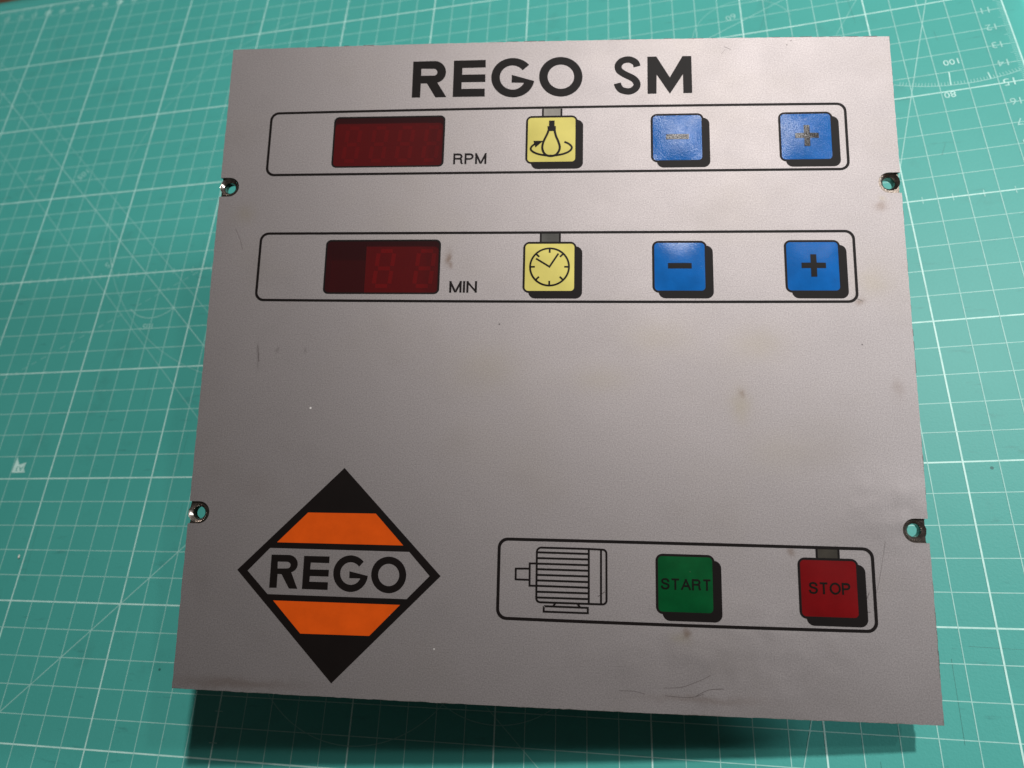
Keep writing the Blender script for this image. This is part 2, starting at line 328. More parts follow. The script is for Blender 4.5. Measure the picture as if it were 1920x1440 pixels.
BR = (.11, .065, .04); DK = (.07, .058, .055); YL = (.235, .205, .135)
STAINS = [(7.62, 13.1, .10, .22, BR, .65), (7.72, 12.85, .08, .10, BR, .5), (1.75, 9.9, .05, .34, DK, .34), (2.35, 10.1, .08, .07, DK, .3),
 (3.25, 10.1, .05, .10, DK, .3), (20.8, 14.75, .22, .14, BR, .40), (20.9, 15.0, .12, .10, YL, 0.33), (14.75, 2.1, .10, .12, BR, .6), (14.6, 1.95, .25, .15, YL, 0.28),
 (17.75, 4.35, .10, .12, BR, .45), (20.0, 11.75, .18, .10, BR, .45), (20.4, 12.3, .5, .45, YL, 0.25), (20.95, 9.1, .18, .3, BR, .2), (16.45, 8.55, .25, .5, YL, 0.33),
 (16.5, 8.9, .12, .10, BR, .35), (17.0, 10.4, .8, .5, YL, 0.22), (8.9, 9.6, 1.0, .7, YL, 0.19), (12.4, 9.3, .9, .4, YL, 0.17), (14.0, 10.6, .9, .5, YL, 0.17),
 (15.3, 1.2, 1.2, .45, DK, .14), (13.3, 1.0, .8, .6, DK, .10), (17.5, 7.2, 1.0, .6, YL, 0.14), (18.5, 17.2, .5, .3, YL, 0.14), (.9, 14.6, .3, .25, YL, 0.25),
 (.65, 3.0, .3, .5, DK, .07), (1.9, .25, 1.6, .14, BR, .35), (15.2, .35, 1.5, .1, BR, .25), (2.1, 5.9, .5, .4, BR, .09), (19.6, 3.1, .3, .6, DK, .12)]
M_FACE = face_material()
M_BLACK = ink('black_ink', (.0032, .0018, .0015), var=.05)
M_ORANGE = ink('orange_ink', (.40, .050, .003), var=.03, spec=.05)
M_YELLOW = ink('yellow_ink', (.46, .40, .105), var=.02)
M_KEYBLACK = ink('black_key_ink', (.0032, .0018, .0015), var=.05, grain=3.5, coat=.24, spec=.08)
M_BLUE2 = ink('blue_ink_matt', (.001, .080, .285), var=.05, grain=2.0, coat=.10, spec=.04)
M_BLUE = ink('blue_ink', (.001, .080, .285), var=.05, grain=3.5, coat=.19, spec=.04)
M_GREEN = ink('green_ink', (.0003, .044, .011), var=.06, spec=.05)
M_RED = ink('red_ink', (.105, .0018, .0026), var=.04, spec=.05)
M_DIM = ink('key_lettering_ink', (.004, .004, .003), var=.05, spec=.05)
M_SMOKE = [ink('smoky_indicator_film', c_, var=.10, spec=.12) for c_ in ((.20, .185, .165), (.062, .060, .054), (.030, .026, .020))]
def metal(name, col, rough, var=.3):
    t = NT(name); n = t.noise(900, 4, .6)
    t.set(Base_Color=t.ramp(n, [(.3, tuple(c*(1-var) for c in col)), (.7, col)]), Metallic=.95, Roughness=rough)
    t.bump(t.noise(1500, 3, .6), .5, .00015); return t.m
M_BACK = metal('dark_steel', (.17, .145, .125), .30, .5)
M_BORE = metal('worn_steel', (.42, .37, .33), .24, .6)
def plain(name, col, rough=.5, metallic=0.0, scale=200, var=.2):
    t = NT(name); n = t.noise(scale, 3, .6)
    t.set(Base_Color=t.ramp(n, [(.3, tuple(c*(1-var) for c in col)), (.7, tuple(c*(1+var) for c in col))]), Roughness=rough, Metallic=metallic); return t.m
M_CAV = plain('black_plastic', (.012, .010, .010), .6)
M_MODULE = plain('display_module_grey', (.20, .165, .165), .6, var=.08)
M_SEG = plain('display_segment_white', (.285, .245, .245), .5, var=.05)
M_SEG2 = plain('display_segment_pale', (.36, .31, .31), .5, var=.05)
M_PCB = plain('circuit_board_green', (.02, .10, .04), .45)
M_IRON = plain('transformer_iron', (.10, .09, .085), .4, .6)
def red_film():
    m = bpy.data.materials.new('red_filter_film'); m.use_nodes = True
    t = m.node_tree; t.nodes.clear()
    out = t.nodes.new('ShaderNodeOutputMaterial')
    tr = t.nodes.new('ShaderNodeBsdfTransparent'); tr.inputs[0].default_value = (.41, .005, .008, 1)
    df = t.nodes.new('ShaderNodeBsdfDiffuse'); df.inputs[0].default_value = (.013, .0008, .0012, 1)
    gl = t.nodes.new('ShaderNodeBsdfGlossy'); gl.inputs['Roughness'].default_value = FILM_ROUGH
    ns = t.nodes.new('ShaderNodeTexNoise'); ns.inputs['Scale'].default_value = 2300
    tc = t.nodes.new('ShaderNodeTexCoord'); t.links.new(tc.outputs['Object'], ns.inputs['Vector'])
    bp = t.nodes.new('ShaderNodeBump'); bp.inputs['Strength'].default_value = .16; bp.inputs['Distance'].default_value = .00022
    t.links.new(ns.outputs['Fac'], bp.inputs['Height']); t.links.new(bp.outputs[0], gl.inputs['Normal'])
    fr = t.nodes.new('ShaderNodeFresnel'); fr.inputs['IOR'].default_value = 1.45
    frm = t.nodes.new('ShaderNodeMath'); frm.operation = 'MULTIPLY'; frm.inputs[1].default_value = .22; t.links.new(fr.outputs[0], frm.inputs[0])
    a = t.nodes.new('ShaderNodeAddShader'); t.links.new(tr.outputs[0], a.inputs[0]); t.links.new(df.outputs[0], a.inputs[1])
    mx = t.nodes.new('ShaderNodeMixShader'); t.links.new(frm.outputs[0], mx.inputs[0]); t.links.new(a.outputs[0], mx.inputs[1]); t.links.new(gl.outputs[0], mx.inputs[2])
    t.links.new(mx.outputs[0], out.inputs[0]); return m
M_RFILM = red_film()

def mat_colour(t, co):
    a = t.noise(9, 5, .6, co)
    c = t.ramp(a, [(.3, (.045, .275, .242)), (.7, (.056, .306, .270))])
    g = t.noise(1200, 2, .6, co)
    c = t.mix(t.math('MULTIPLY', t.ramp(g, [(.35, 1.0), (.65, 0.0)]), .10), c, (.03, .22, .19))
    # dark smudges and scuffs
    s = t.noise(38, 6, .68, co)
    c = t.mix(t.math('MULTIPLY', t.ramp(s, [(.58, 0.0), (.72, 1.0)]), .32), c, (.035, .18, .16))
    mp = t.n('ShaderNodeMapping'); t.l(co, mp.inputs[0]); mp.inputs['Scale'].default_value = (1, 5, 1); mp.inputs['Rotation'].default_value = (0, 0, .5)
    s2 = t.noise(60, 5, .7, mp.outputs[0])
    c = t.mix(t.math('MULTIPLY', t.ramp(s2, [(.62, 0.0), (.72, 1.0)]), .45), c, (.03, .15, .14))
    vo = t.n('ShaderNodeTexVoronoi', Scale=48.0); t.l(co, vo.inputs['Vector'])
    sel = t.math('GREATER_THAN', t.noise(31, 1, .5, co), .54)
    d = t.math('MULTIPLY', t.math('LESS_THAN', vo.outputs['Distance'], .030), sel)
    c = t.mix(t.math('MULTIPLY', d, .75), c, (.01, .06, .06))
    return c
def mat_finish(t, co):
    t.set(Roughness=.50, Specular_IOR_Level=.30)
    p = t.bump(t.noise(1400, 3, .6, co), .25, .00015)
def mat_material():
    t = NT('green_cutting_mat_vinyl'); co = t.coord()
    t.set(Base_Color=mat_colour(t, co)); mat_finish(t, co); return t.m
def print_material(name, strength):
    t = NT(name); co = t.coord()
    wear = t.ramp(t.noise(130, 5, .7, co), [(.25, strength*.55), (.55, strength)])
    c = t.mix(wear, mat_colour(t, co), (.62, .84, .78))
    t.set(Base_Color=c); mat_finish(t, co); return t.m
M_MAT = mat_material()
M_PR1 = print_material('mat_print_bold', .66)
M_PR2 = print_material('mat_print_fine', .38)
M_PR3 = print_material('mat_print_faint', .22)
def wood():
    t = NT('brown_wood'); co = t.coord()
    mp = t.n('ShaderNodeMapping'); t.l(co, mp.inputs[0]); mp.inputs['Scale'].default_value = (1, 9, 1)
    n = t.noise(14, 6, .65, mp.outputs[0])
    t.set(Base_Color=t.ramp(n, [(.3, (.07, .03, .012)), (.7, (.20, .10, .045))]), Roughness=.45)
    t.bump(n, .3, .0006); return t.m
M_WOOD = wood()

# ---------------------------------------------------------------- table and cutting mat
A = (0.49909, -0.07864, -0.24345, 0.12245, -0.11829, -0.32558, -0.08165)
def zmat(x, y):
    """gentle buckle of the mat, cm"""
    X = (x+13)/20; Y = (y-10)/20
    X = max(-1.95, min(1.1, X)); Y = max(-.9, min(1.3, Y))
    return A[0]*X*X+A[1]*X*Y+A[2]*Y*Y+A[3]*X**3+A[4]*X*X*Y+A[5]*X*Y*Y+A[6]*Y**3
MX0, MX1, MY0, MY1 = -53.9, 6.35, -9.0, 35.98
zlow = min(zmat(x, y) for x in range(-53, 7) for y in range(-9, 36))
TZ = zlow-.32
tv, tf = slab([(-110, -45), (75, -45), (75, 75), (-110, 75)], [], TZ-2.5, TZ)
tb = mesh_obj('table_top', tv, tf, M_WOOD, None, kind='structure')

outline = rrect(MX0, MY0, MX1, MY1, .6)
g = []
v, f = fill([outline], [], grid=1.0)
n = len(v)
V = [(x, y, zmat(x, y)) for x, y in v]+[(x, y, zmat(x, y)-.3) for x, y in v]
F = list(f)+[tuple(i+n for i in reversed(t)) for t in f]
E_ = {(a, b) for t in f for a, b in zip(t, t[1:]+t[:1])}
for a, b in E_:
    if (b, a) not in E_: F.append((b, a, a+n, b+n))
cmat = mesh_obj('cutting_mat', V, F, M_MAT, None, smooth=True)
cmat['label'] = 'green cutting mat printed with a pale centimetre grid, lying under the panel'
cmat['category'] = 'cutting mat'

class Print:
    def __init__(s): s.v = []; s.f = []; s.k = 0
    def seg(s, a, b, w, step=.5):
        """a printed line following the mat's surface"""
        a = Vector(a); b = Vector(b); L = (b-a).length
        if L < 1e-6: return
        d = (b-a)/L; nn = Vector((-d.y, d.x))*w/2; m_ = max(1, int(L/step))
        s.k = (s.k+1) % 12; dz = .0018+.0002*s.k
        base = len(s.v)
        for i in range(m_+1):
            p = a+d*(L*i/m_)
            for q in (p-nn, p+nn): s.v.append((q.x, q.y, zmat(q.x, q.y)+dz))
        for i in range(m_):
            j = base+2*i; s.f.append((j, j+2, j+3, j+1))
    def poly(s, pts, w):
        for a, b in zip(pts, pts[1:]): s.seg(a, b, w)
    def text(s, st, x, y, h, rot=180, asp=None, dz=.006):
        V2, F2, ar = text2d(st)
        w = h*(asp or ar); c, si = math.cos(math.radians(rot)), math.sin(math.radians(rot)); base = len(s.v)
        for (u, v_) in V2:
            px, py = (u-.5)*w, (v_-.5)*h
            X, Y = x+px*c-py*si, y+px*si+py*c
            s.v.append((X, Y, zmat(X, Y)+dz))
        s.f += [tuple(i+base for i in t) for t in F2]
    def build(s, name, mat, **kw): return mesh_obj(name, s.v, s.f, mat, cmat, **kw)
GX0, GX1, GY0, GY1 = -53, 5, -8, 35
bold = Print(); fine = Print(); faint = Print()
for x in range(GX0, GX1+1):
    (bold if x % 5 == 0 else fine).seg((x, GY0), (x, GY1), .052 if x % 5 == 0 else .030)
for y in range(GY0, GY1+1):
    (bold if y % 5 == 0 else fine).seg((GX0, y), (GX1, y), .052 if y % 5 == 0 else .030)
for k in range(-52, 5): fine.seg((k+.5, 14.85), (k+.5, 15.15), .03)
for k in range(-8, 34): fine.seg((-25.15, k+.5), (-24.85, k+.5), .03)
# millimetre ruler down the right side and along the top
for k in range(0, 430):
    y = 35-k*.1; L = .42 if k % 10 == 0 else (.30 if k % 5 == 0 else .2)
    fine.seg((5-L, y), (5, y), .018)
for k in range(0, 570):
    x = 5-k*.1; L = .42 if k % 10 == 0 else (.30 if k % 5 == 0 else .2)
    fine.seg((x, 35-L), (x, 35), .018)
numb = Print()
for k in range(1, 42):
    b = k % 5 == 0
    (bold if b else numb).text(str(k), 4.33, 35-k+.02, .36 if b else .33)
for k in range(1, 56):
    b = k % 5 == 0
    (bold if b else numb).text(str(k), 5-k, 34.3, .36 if b else .33)
# printed angle lines
fine.seg((-52, 34), (-28, 10), .032)
faint.seg((-48, 31.5), (-28.5, 12), .03)
faint.seg((-48, 27.1), (-28, 7.1), .03)
fine.seg((-38.0, -8.0), (-20, 10), .032)
def ang(px, py, deg, l0, l1, pr, w=.03):
    c, s_ = math.cos(math.radians(deg)), math.sin(math.radians(deg))
    pr.seg((px+c*l0, py+s_*l0), (px+c*l1, py+s_*l1), w)
ang(-.03, 16.48, 74.6, -24.9, 19, fine, .034)
ang(-3.17, 26.78, 27, -9, 6, fine)
ang(-.22, 25.98, 61, -4, 6, faint)
ang(-14.96, -3.2, -43, -8, 6, faint)
# dotted lines
for k in range(60):
    t0 = k*.5
    faint.seg((-50+t0*.87, 3.45+t0*.5), (-50+(t0+.28)*.87, 3.45+(t0+.28)*.5), .035)
def parc(cx, cy, r, a0, a1, pr, w=.03, n_=40):
    pts = [(cx+r*math.cos(math.radians(a0+(a1-a0)*k/n_)), cy+r*math.sin(math.radians(a0+(a1-a0)*k/n_))) for k in range(n_+1)]
    pr.poly(pts, w)
parc(-32.1, 14.1, 1.55, 222, 318, fine)
parc(-41.2, 24.6, 2.7, 250, 290, faint)
parc(-25, 20, 11.0, 95, 262, faint, .026, 90)
parc(-20, 0, 4.3, 190, 350, faint, .03)
parc(-15, 0, 3.4, 200, 340, faint, .03)
parc(-5, 25, 2.2, 20, 200, faint, .03)
numb.text('105\u00b0', -32.2, 12.1, .30, 180)
numb.text('20\u00b0', -41.2, 21.5, .30, 180)
numb.text('105', -38.5, 21.4, .36, 225)
numb.text('75', -35.2, 15.7, .34, 225)
numb.text('60', -5.45, 26.2, .34, 200)
# protractor on the right
QX, QY, QR = 3.0, 27.2, 6.93
parc(QX, QY, QR, 248, 285, fine, .030)
for k in range(0, 38):
    a_ = math.radians(250+k*.95); L = .17
    c_, s_ = math.cos(a_), math.sin(a_)
    fine.seg((QX+c_*QR, QY+s_*QR), (QX+c_*(QR-L), QY+s_*(QR-L)), .02)
for a0_, L in ((265.0, .70), (276.5, .36)):
    a_ = math.radians(a0_); c_, s_ = math.cos(a_), math.sin(a_)
    bold.seg((QX+c_*QR, QY+s_*QR), (QX+c_*(QR-L), QY+s_*(QR-L)), .04)
bold.text('100', 2.62, 21.5, .30, 182)
bold.text('80', 2.28, 19.82, .30, 182)
cut = Print(); rr = random.Random(12)
for k in range(70):
    x_, y_ = rr.uniform(-50, 5), rr.uniform(-7, 33); a_ = rr.choice((0, 90, rr.uniform(0, 180)))+rr.uniform(-4, 4)
    L_ = rr.uniform(.3, 2.6); c_, s_ = math.cos(math.radians(a_)), math.sin(math.radians(a_))
    cut.seg((x_, y_), (x_+c_*L_, y_+s_*L_), rr.uniform(.006, .012))
# A3 corner flag
a3 = Print()
fl = [(-36.97, 5.27), (-36.28, 5.27), (-36.40, 5.46), (-36.36, 5.74), (-36.70, 5.62), (-36.91, 5.98)]
vv, ff = fill([fl]); a3.v = [(x, y, zmat(x, y)+.007) for x, y in vv]; a3.f = ff
faint2 = Print(); faint2.text('A3', -36.62, 5.44, .22, 180, dz=.009)
bold.build('bold_grid_line', M_PR1, label='heavier pale lines and numerals every five centimetres', kind='stuff')
fine.build('fine_grid_line', M_PR2, label='thin pale centimetre lines', kind='stuff')
cut.build('knife_cut', plain('knife_cut_mark', (.03, .17, .15), .6), label='fine knife cuts in the vinyl', kind='stuff')
faint.build('angle_line', M_PR3, label='faint worn angle lines and arcs', kind='stuff')
numb.build('numeral', M_PR2, label='small upside-down numerals along the rulers', kind='stuff')
a3.build('size_flag', M_PR1, label='small pale pennant marked A3')
faint2.build('flag_lettering', M_MAT)

# ---------------------------------------------------------------- control panel
RP = ((0.98667, 0.03188, 0.15959), (0.00308, 0.97680, -0.21414), (-0.16271, 0.21178, 0.96368))
PO = (-23.448, -2.625, 5.000)
PM = Matrix(((*RP[0], PO[0]*CM), (*RP[1], PO[1]*CM), (*RP[2], PO[2]*CM), (0, 0, 0, 1)))
panel = empty('control_panel', PM)
panel['label'] = 'silver control panel with coloured membrane keys, propped above the green cutting mat'
panel['category'] = 'control panel'

# faceplate outline with four screw notches (centre x, y, radius, side)
W, H = 21.48, 20.47
NOTCH = [(.272, 15.535, .33, -1), (21.13, 15.48, .335, 1), (21.13, 5.065, .335, 1), (.32, 5.065, .33, -1)]
def edge_x(side, y): return (0.030-.085*(y/H)) if side < 0 else (21.512-.072*(y/H))
def bowy(x, top):
    u = x/W; b = 4*u*(1-u)
    return (20.515-.085*u+.085*b) if top else (.045-.075*u-.05*b)
def jag(pts, amp, step=.14, seed=3):
    rr = random.Random(seed); out = []
    for i in range(len(pts)):
        a = pts[i]; b = pts[(i+1) % len(pts)]
        L = math.hypot(b[0]-a[0], b[1]-a[1]); k = max(1, int(L/step))
        for j in range(k):
            t_ = j/k; x = a[0]+(b[0]-a[0])*t_; y = a[1]+(b[1]-a[1])*t_
            if j and L > .5: x += rr.uniform(-amp, amp); y += rr.uniform(-amp, amp)
            out.append((x, y))
    return out
def plate_outline(inset=0.0, amp=.006, notches=True, seed=3):
    o = []
    xs = [edge_x(-1, 0)+inset+(edge_x(1, 0)-edge_x(-1, 0)-2*inset)*k/24 for k in range(25)]
    o += [(x, bowy(x, False)+inset) for x in xs]
    if notches:
        for (cx, cy, r, s) in (NOTCH[2], NOTCH[1]):
            o.append((edge_x(1, cy-r), cy-r))
            o += [(cx-r*math.sin(math.pi*k/14), cy-r*math.cos(math.pi*k/14)) for k in range(15)]
            o.append((edge_x(1, cy+r), cy+r))
    xs = [edge_x(1, H)-inset-(edge_x(1, H)-edge_x(-1, H)-2*inset)*k/24 for k in range(25)]
    o += [(x, bowy(x, True)-inset) for x in xs]
    if notches:
        for (cx, cy, r, s) in (NOTCH[0], NOTCH[3]):
            o.append((edge_x(-1, cy+r), cy+r))
            o += [(cx+r*math.sin(math.pi*k/14), cy+r*math.cos(math.pi*k/14)) for k in range(15)]
            o.append((edge_x(-1, cy-r), cy-r))
    return jag(o, amp, seed=seed)
DISP = [(3.632, 16.17, 7.330, 17.965), (3.655, 11.912, 7.362, 13.705)]
dh = [rrect(*d, .17) for d in DISP]
V, F = slab(plate_outline(amp=.007), dh, -.07, 0)
face = mesh_obj('faceplate', V, F, M_FACE, panel, label='brushed silver front film, notched at four screws')

# backing plate with countersunk bores
HOLE = [(.215, 15.585), (21.185, 15.545), (21.185, 5.07), (.245, 5.055)]
bo = plate_outline(inset=.012, amp=.028, notches=False, seed=5)
out2 = []
for (x, y) in bo:                                  # flat tabs stand a little back beside the notches
    for (cx, cy, r, s) in NOTCH:
        if abs(y-cy) < r+.02:
            x = max(x, -.005) if s < 0 else min(x, 21.43)
    out2.append((x, y))
NR = 36
holes = [circle(x, y, .285, NR) for x, y in HOLE]
v, f = fill([out2], holes+dh)
n = len(v); V = [(x, y, -.072) for x, y in v]; F = list(f)
edges = {(a, b) for t in f for a, b in zip(t, t[1:]+t[:1])}
rim = [(a, b) for a, b in edges if (b, a) not in edges]
V += [(x, y, -.42) for x, y in v]
for a, b in rim:
    x, y = v[a]
    if min(math.hypot(x-hx, y-hy) for hx, hy in HOLE) > .31: F.append((b, a, a+n, b+n))
mesh_obj('backing_plate', V, F, M_BACK, panel, label='dark steel plate behind the silver film')
for (hx, hy) in HOLE:
    V = []; F = []; prof = [(.287, -.070), (.27, -.085), (.20, -.165), (.188, -.18), (.188, -.42), (.30, -.425)]
    rr = random.Random(hx*hy)
    for (r, z) in prof:
        V += [(hx+r*math.cos(2*math.pi*k/NR)*(1+rr.uniform(-.03, .03)), hy+r*math.sin(2*math.pi*k/NR), z) for k in range(NR)]
    for i in range(len(prof)-1):
        for k in range(NR):
            a = i*NR+k; b = i*NR+(k+1) % NR; F.append((a, b, b+NR, a+NR))
    mesh_obj('screw_hole', V, F, M_BORE, panel, smooth=True)

P1 = .0035    # print stands this much proud of the film, cm
def outline_frame(x0, y0, x1, y1, w=.082, bow=(0, 0), label=None):
    def bw(p):
        out = []
        for i in range(len(p)):
            a = p[i]; b = p[(i+1) % len(p)]; k = 12 if abs(a[0]-b[0]) > 3 else 1
            for j in range(k):
                x = a[0]+(b[0]-a[0])*j/k; y = a[1]+(b[1]-a[1])*j/k
                u = (x-x0)/(x1-x0); y += 4*u*(1-u)*(bow[0] if y > (y0+y1)/2 else bow[1])
                out.append((x, y))
        return out
    sheet('outline_frame', [bw(rrect(x0, y0, x1, y1, .29))], [bw(rrect(x0+w, y0+w, x1-w, y1-w, .215))], P1, M_BLACK, panel, label=label)
outline_frame(1.455, 15.900, 19.985, 18.173, bow=(.045, .007), label='upper black outline around the RPM row')
outline_frame(1.462, 11.672, 19.998, 13.967, bow=(-.004, -.030), label='middle black outline around the MIN row')
outline_frame(9.405, 2.276, 19.968, 4.572, w=.088, bow=(.008, -.022), label='lower black outline around the motor row')

# displays: cavity, modules, digits and a red filter film
SEGS = [((.12, 1), (.88, 1)), ((1, .93), (1, .57)), ((1, .43), (1, .07)), ((.12, 0), (.88, 0)), ((0, .07), (0, .43)), ((0, .57), (0, .93)), ((.12, .5), (.88, .5))]
def display(rect, mods, label, seg):
    x0, y0, x1, y1 = rect
    out = rrect(x0-.04, y0-.04, x1+.04, y1+.04, .18)
    V, F = slab(out, [], -.62, -.60)
    hole = rrect(x0-.004, y0-.004, x1+.004, y1+.004, .165)
    V2, F2 = slab(out, [hole], -.60, -.075)
    b = len(V); V += V2; F += [tuple(i+b for i in t) for t in F2]
    d = mesh_obj('display_window', V, F, M_CAV, panel, label=label)
    sheet('filter_film', [rrect(x0+.003, y0+.003, x1-.003, y1-.003, .166)], [], -.004, M_RFILM, d)
    # black edge laid on the film, painting in the shade of the window recess
    sheet('recess_shade_border', [rrect(x0, y0, x1, y1, .17)], [rrect(x0+.055, y0+.055, x1-.055, y1-.055, .13)], -.0015, M_BLACK, d)
    for (mx0, mx1, dg) in mods:
        my0, my1 = y0-.03, y1+.03
        V, F = slab([(mx0, my0), (mx1, my0), (mx1, my1), (mx0, my1)], [], -.58, -.17)
        mesh_obj('digit_module', V, F, M_MODULE, d)
        for (dx, dw) in dg:
            polys = []
            h = 1.16; yb = (my0+my1)/2-h/2; sl = .12
            for (a, b_) in SEGS:
                pa = (dx+a[0]*dw+sl*a[1], yb+a[1]*h); pb = (dx+b_[0]*dw+sl*b_[1], yb+b_[1]*h)
                polys.append(stroke([pa, pb], .13)[0])
            sheet('digit', polys, [], -.166, seg, d)
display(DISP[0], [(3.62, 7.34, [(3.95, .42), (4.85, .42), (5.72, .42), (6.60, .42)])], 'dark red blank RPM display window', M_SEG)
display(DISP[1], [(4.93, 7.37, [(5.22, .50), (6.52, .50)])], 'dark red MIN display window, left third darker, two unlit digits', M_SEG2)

# lettering
def letter(name, outer, hole=None, mat=M_BLACK, parent=None, z=P1):
    return sheet(name, [outer], [hole] if hole else [], z, mat, parent or panel)
def smooth_closed(p): return p
letter('letter', ART['tR'], ART['tRh']); letter('letter', ART['tE']); letter('letter', ART['tG'])
letter('letter', ART['tO'], ART['tOh']); letter('letter', stroke(catmull(ART['tS'], 5), .228)[0]); letter('letter', ART['tM'])
def garc(cx, cy, rx, ry, a0, a1, n=8):
    return [(cx+rx*math.cos(math.radians(a0+(a1-a0)*k/n)), cy+ry*math.sin(math.radians(a0+(a1-a0)*k/n))) for k in range(n+1)]
# grotesque capitals as centre lines: advance width, strokes (cap height 1)
GL = {'R': (.68, [[(0, 0), (0, 1)], [(0, 1), (.36, 1)]+garc(.36, .755, .25, .245, 90, -90)+[(0, .51)], [(.36, .51)]+garc(.42, .36, .16, .15, 90, 0, 4)+[(.59, .1), (.64, 0)]]),
 'P': (.62, [[(0, 0), (0, 1)], [(0, 1), (.34, 1)]+garc(.34, .735, .25, .265, 90, -90)+[(0, .47)]]),
 'M': (.78, [[(0, 0), (0, 1)], [(0, 1), (.36, .03), (.42, .03), (.78, 1)], [(.78, 1), (.78, 0)]]),
 'I': (0.0, [[(0, 0), (0, 1)]]),
 'N': (.64, [[(0, 0), (0, 1)], [(0, 1), (.64, 0)], [(.64, 0), (.64, 1)]]),
 'T': (.66, [[(0, 1), (.66, 1)], [(.33, 1), (.33, 0)]]),
 'A': (.72, [[(0, 0), (.36, 1)], [(.36, 1), (.72, 0)], [(.12, .33), (.60, .33)]]),
 'O': (.82, [garc(.41, .5, .41, .51, 0, 352, 36)]),
 'S': (.62, [catmull([(.60, .70), (.57, .86), (.46, .97), (.31, 1.0), (.15, .97), (.05, .86), (.05, .72), (.14, .60), (.31, .535), (.48, .475), (.59, .38), (.61, .25), (.55, .10), (.43, .01), (.30, -.01), (.13, .03), (.03, .14), (0, .30)], 3)])}
def label_text(name, st, x0, y0, x1, y1, mat, parent, z=P1, zf=None, label=None):
    g_ = zf or (lambda x, y: 0); w = .165; gap = .10; x = w/2; polys = []; hl = []
    for ch in st:
        adv, sk = GL[ch]
        for k in sk:
            pts = [Vector((px+x, w/2+py*(1-w))) for px, py in k]
            if ch == 'O':
                a, b = stroke(pts, w, True); polys.append(a); hl.append(b); continue
            if ch != 'S':      # square the ends off at the cap height and the base line
                for e0, e1 in ((0, 1), (-1, -2)):
                    d = (pts[e0]-pts[e1]).normalized()
                    if abs(d.y) > .6: pts[e0] = pts[e0]+d*w*.5
                    elif abs(d.x) > .9 and ch in 'RP' : pts[e0] = pts[e0]+d*w*.2
            polys.append([(px, min(1, max(0, py))) for px, py in stroke(pts, w)[0]])
        x += adv+gap+w
    total = x-gap-w/2
    T = lambda p: (x0+p[0]/total*(x1-x0), y0+p[1]*(y1-y0))
    V, F2 = fill([[T(p) for p in q] for q in polys], [[T(p) for p in q] for q in hl], grid=.045 if zf else None)
    return mesh_obj(name, [(x, y, z+g_(x, y)) for x, y in V], F2, mat, parent, label=label)

# diamond emblem
dia = sheet('emblem', [ART['diamond']], [ART['hex'], ART['or1'], ART['or2']], P1, M_BLACK, panel, label='black diamond emblem with two orange bands')
sheet('orange_band', [ART['or1']], [], P1, M_ORANGE, dia); sheet('orange_band', [ART['or2']], [], P1, M_ORANGE, dia)
letter('letter', ART['lR'], ART['lRh'], parent=dia); letter('letter', ART['lE'], parent=dia)
letter('letter', ART['lG'], parent=dia); letter('letter', ART['lO'], ART['lOh'], parent=dia)

# motor pictogram
polys = []; hls = []
polys += [stroke(ART['mbody'][:-1]+[ART['mbody'][0]], .058)[0]]
for a in ART['mfins']: polys.append(stroke(a, .058)[0])
for a in ART['mlines']: polys.append(stroke(a, .056)[0])
sheet('motor_symbol', polys, [], P1, M_BLACK, panel, label='line drawing of a ribbed electric motor')

def pin(cx, cy):
    pass
KEYS = 1.522
def key(x0, y0, mat, label, build):
    """membrane key: black surround with drop shadow, domed coloured face, symbol"""
    s = KEYS; b = .068; x1, y1 = x0+s, y0+s
    k = sheet('key', [rrect(x0-b, y0-b, x1+b, y1+b, .20), rrect(x0-b+.185, y0-b-.178, x1+b+.178, y1+b-.155, .21)], [rrect(x0, y0, x1, y1, .115)], P1, M_BLACK, panel, label=label)
    cx, cy, h, sg = x0+s/2, y0+s/2, .040, .27
    def zf(x, y):
        u = (x-cx)/(s/2); v_ = (y-cy)/(s/2)
        return h*max(0, 1-u*u)*max(0, 1-v_*v_)
    sheet('key_face', [rrect(x0, y0, x1, y1, .115)], [], P1-.001, mat, k, zf=zf, grid=.045, smooth=True)
    build(k, x0, y0, s, zf)
    return k
def sym(k, polys, holes, zf, mat=M_BLACK, name='key_symbol'):
    sheet(name, polys, holes, P1+.0032, mat, k, zf=zf, grid=.045, smooth=True)
def ksym(y0): return M_KEYBLACK if y0 > 15 else M_BLACK
def minus(k, x0, y0, s, zf): sym(k, [[(x0+.267*s, y0+.452*s), (x0+.735*s, y0+.452*s), (x0+.735*s, y0+.568*s), (x0+.267*s, y0+.568*s)]], [], zf, ksym(y0))
def plus(k, x0, y0, s, zf):
    sym(k, [[(x0+.275*s, y0+.452*s), (x0+.745*s, y0+.452*s), (x0+.745*s, y0+.565*s), (x0+.275*s, y0+.565*s)],
            [(x0+.452*s, y0+.275*s), (x0+.568*s, y0+.275*s), (x0+.568*s, y0+.74*s), (x0+.452*s, y0+.74*s)]], [], zf, ksym(y0))
def clock(k, x0, y0, s, zf):
    P = lambda u, v_: (x0+u*s, y0+(1-v_)*s)
    c = (.499, .497); polys = []; r = .395
    ring_o = [P(c[0]+.414*math.cos(t), c[1]+.414*math.sin(t)) for t in [2*math.pi*i/56 for i in range(56)]]
    ring_i = [P(c[0]+.376*math.cos(t), c[1]+.376*math.sin(t)) for t in [2*math.pi*i/56 for i in range(56)]]
    sym(k, [ring_o], [ring_i], zf)
    for i in range(8):
        t = math.radians(45*i)
        polys.append(stroke([P(c[0]+.378*math.cos(t), c[1]+.378*math.sin(t)), P(c[0]+.298*math.cos(t), c[1]+.298*math.sin(t))], .036*s)[0])
    polys.append(stroke([P(.222, .321), P(.499, .500), P(.677, .215)], .036*s)[0])
    sym(k, polys, [], zf, name='clock_hand')
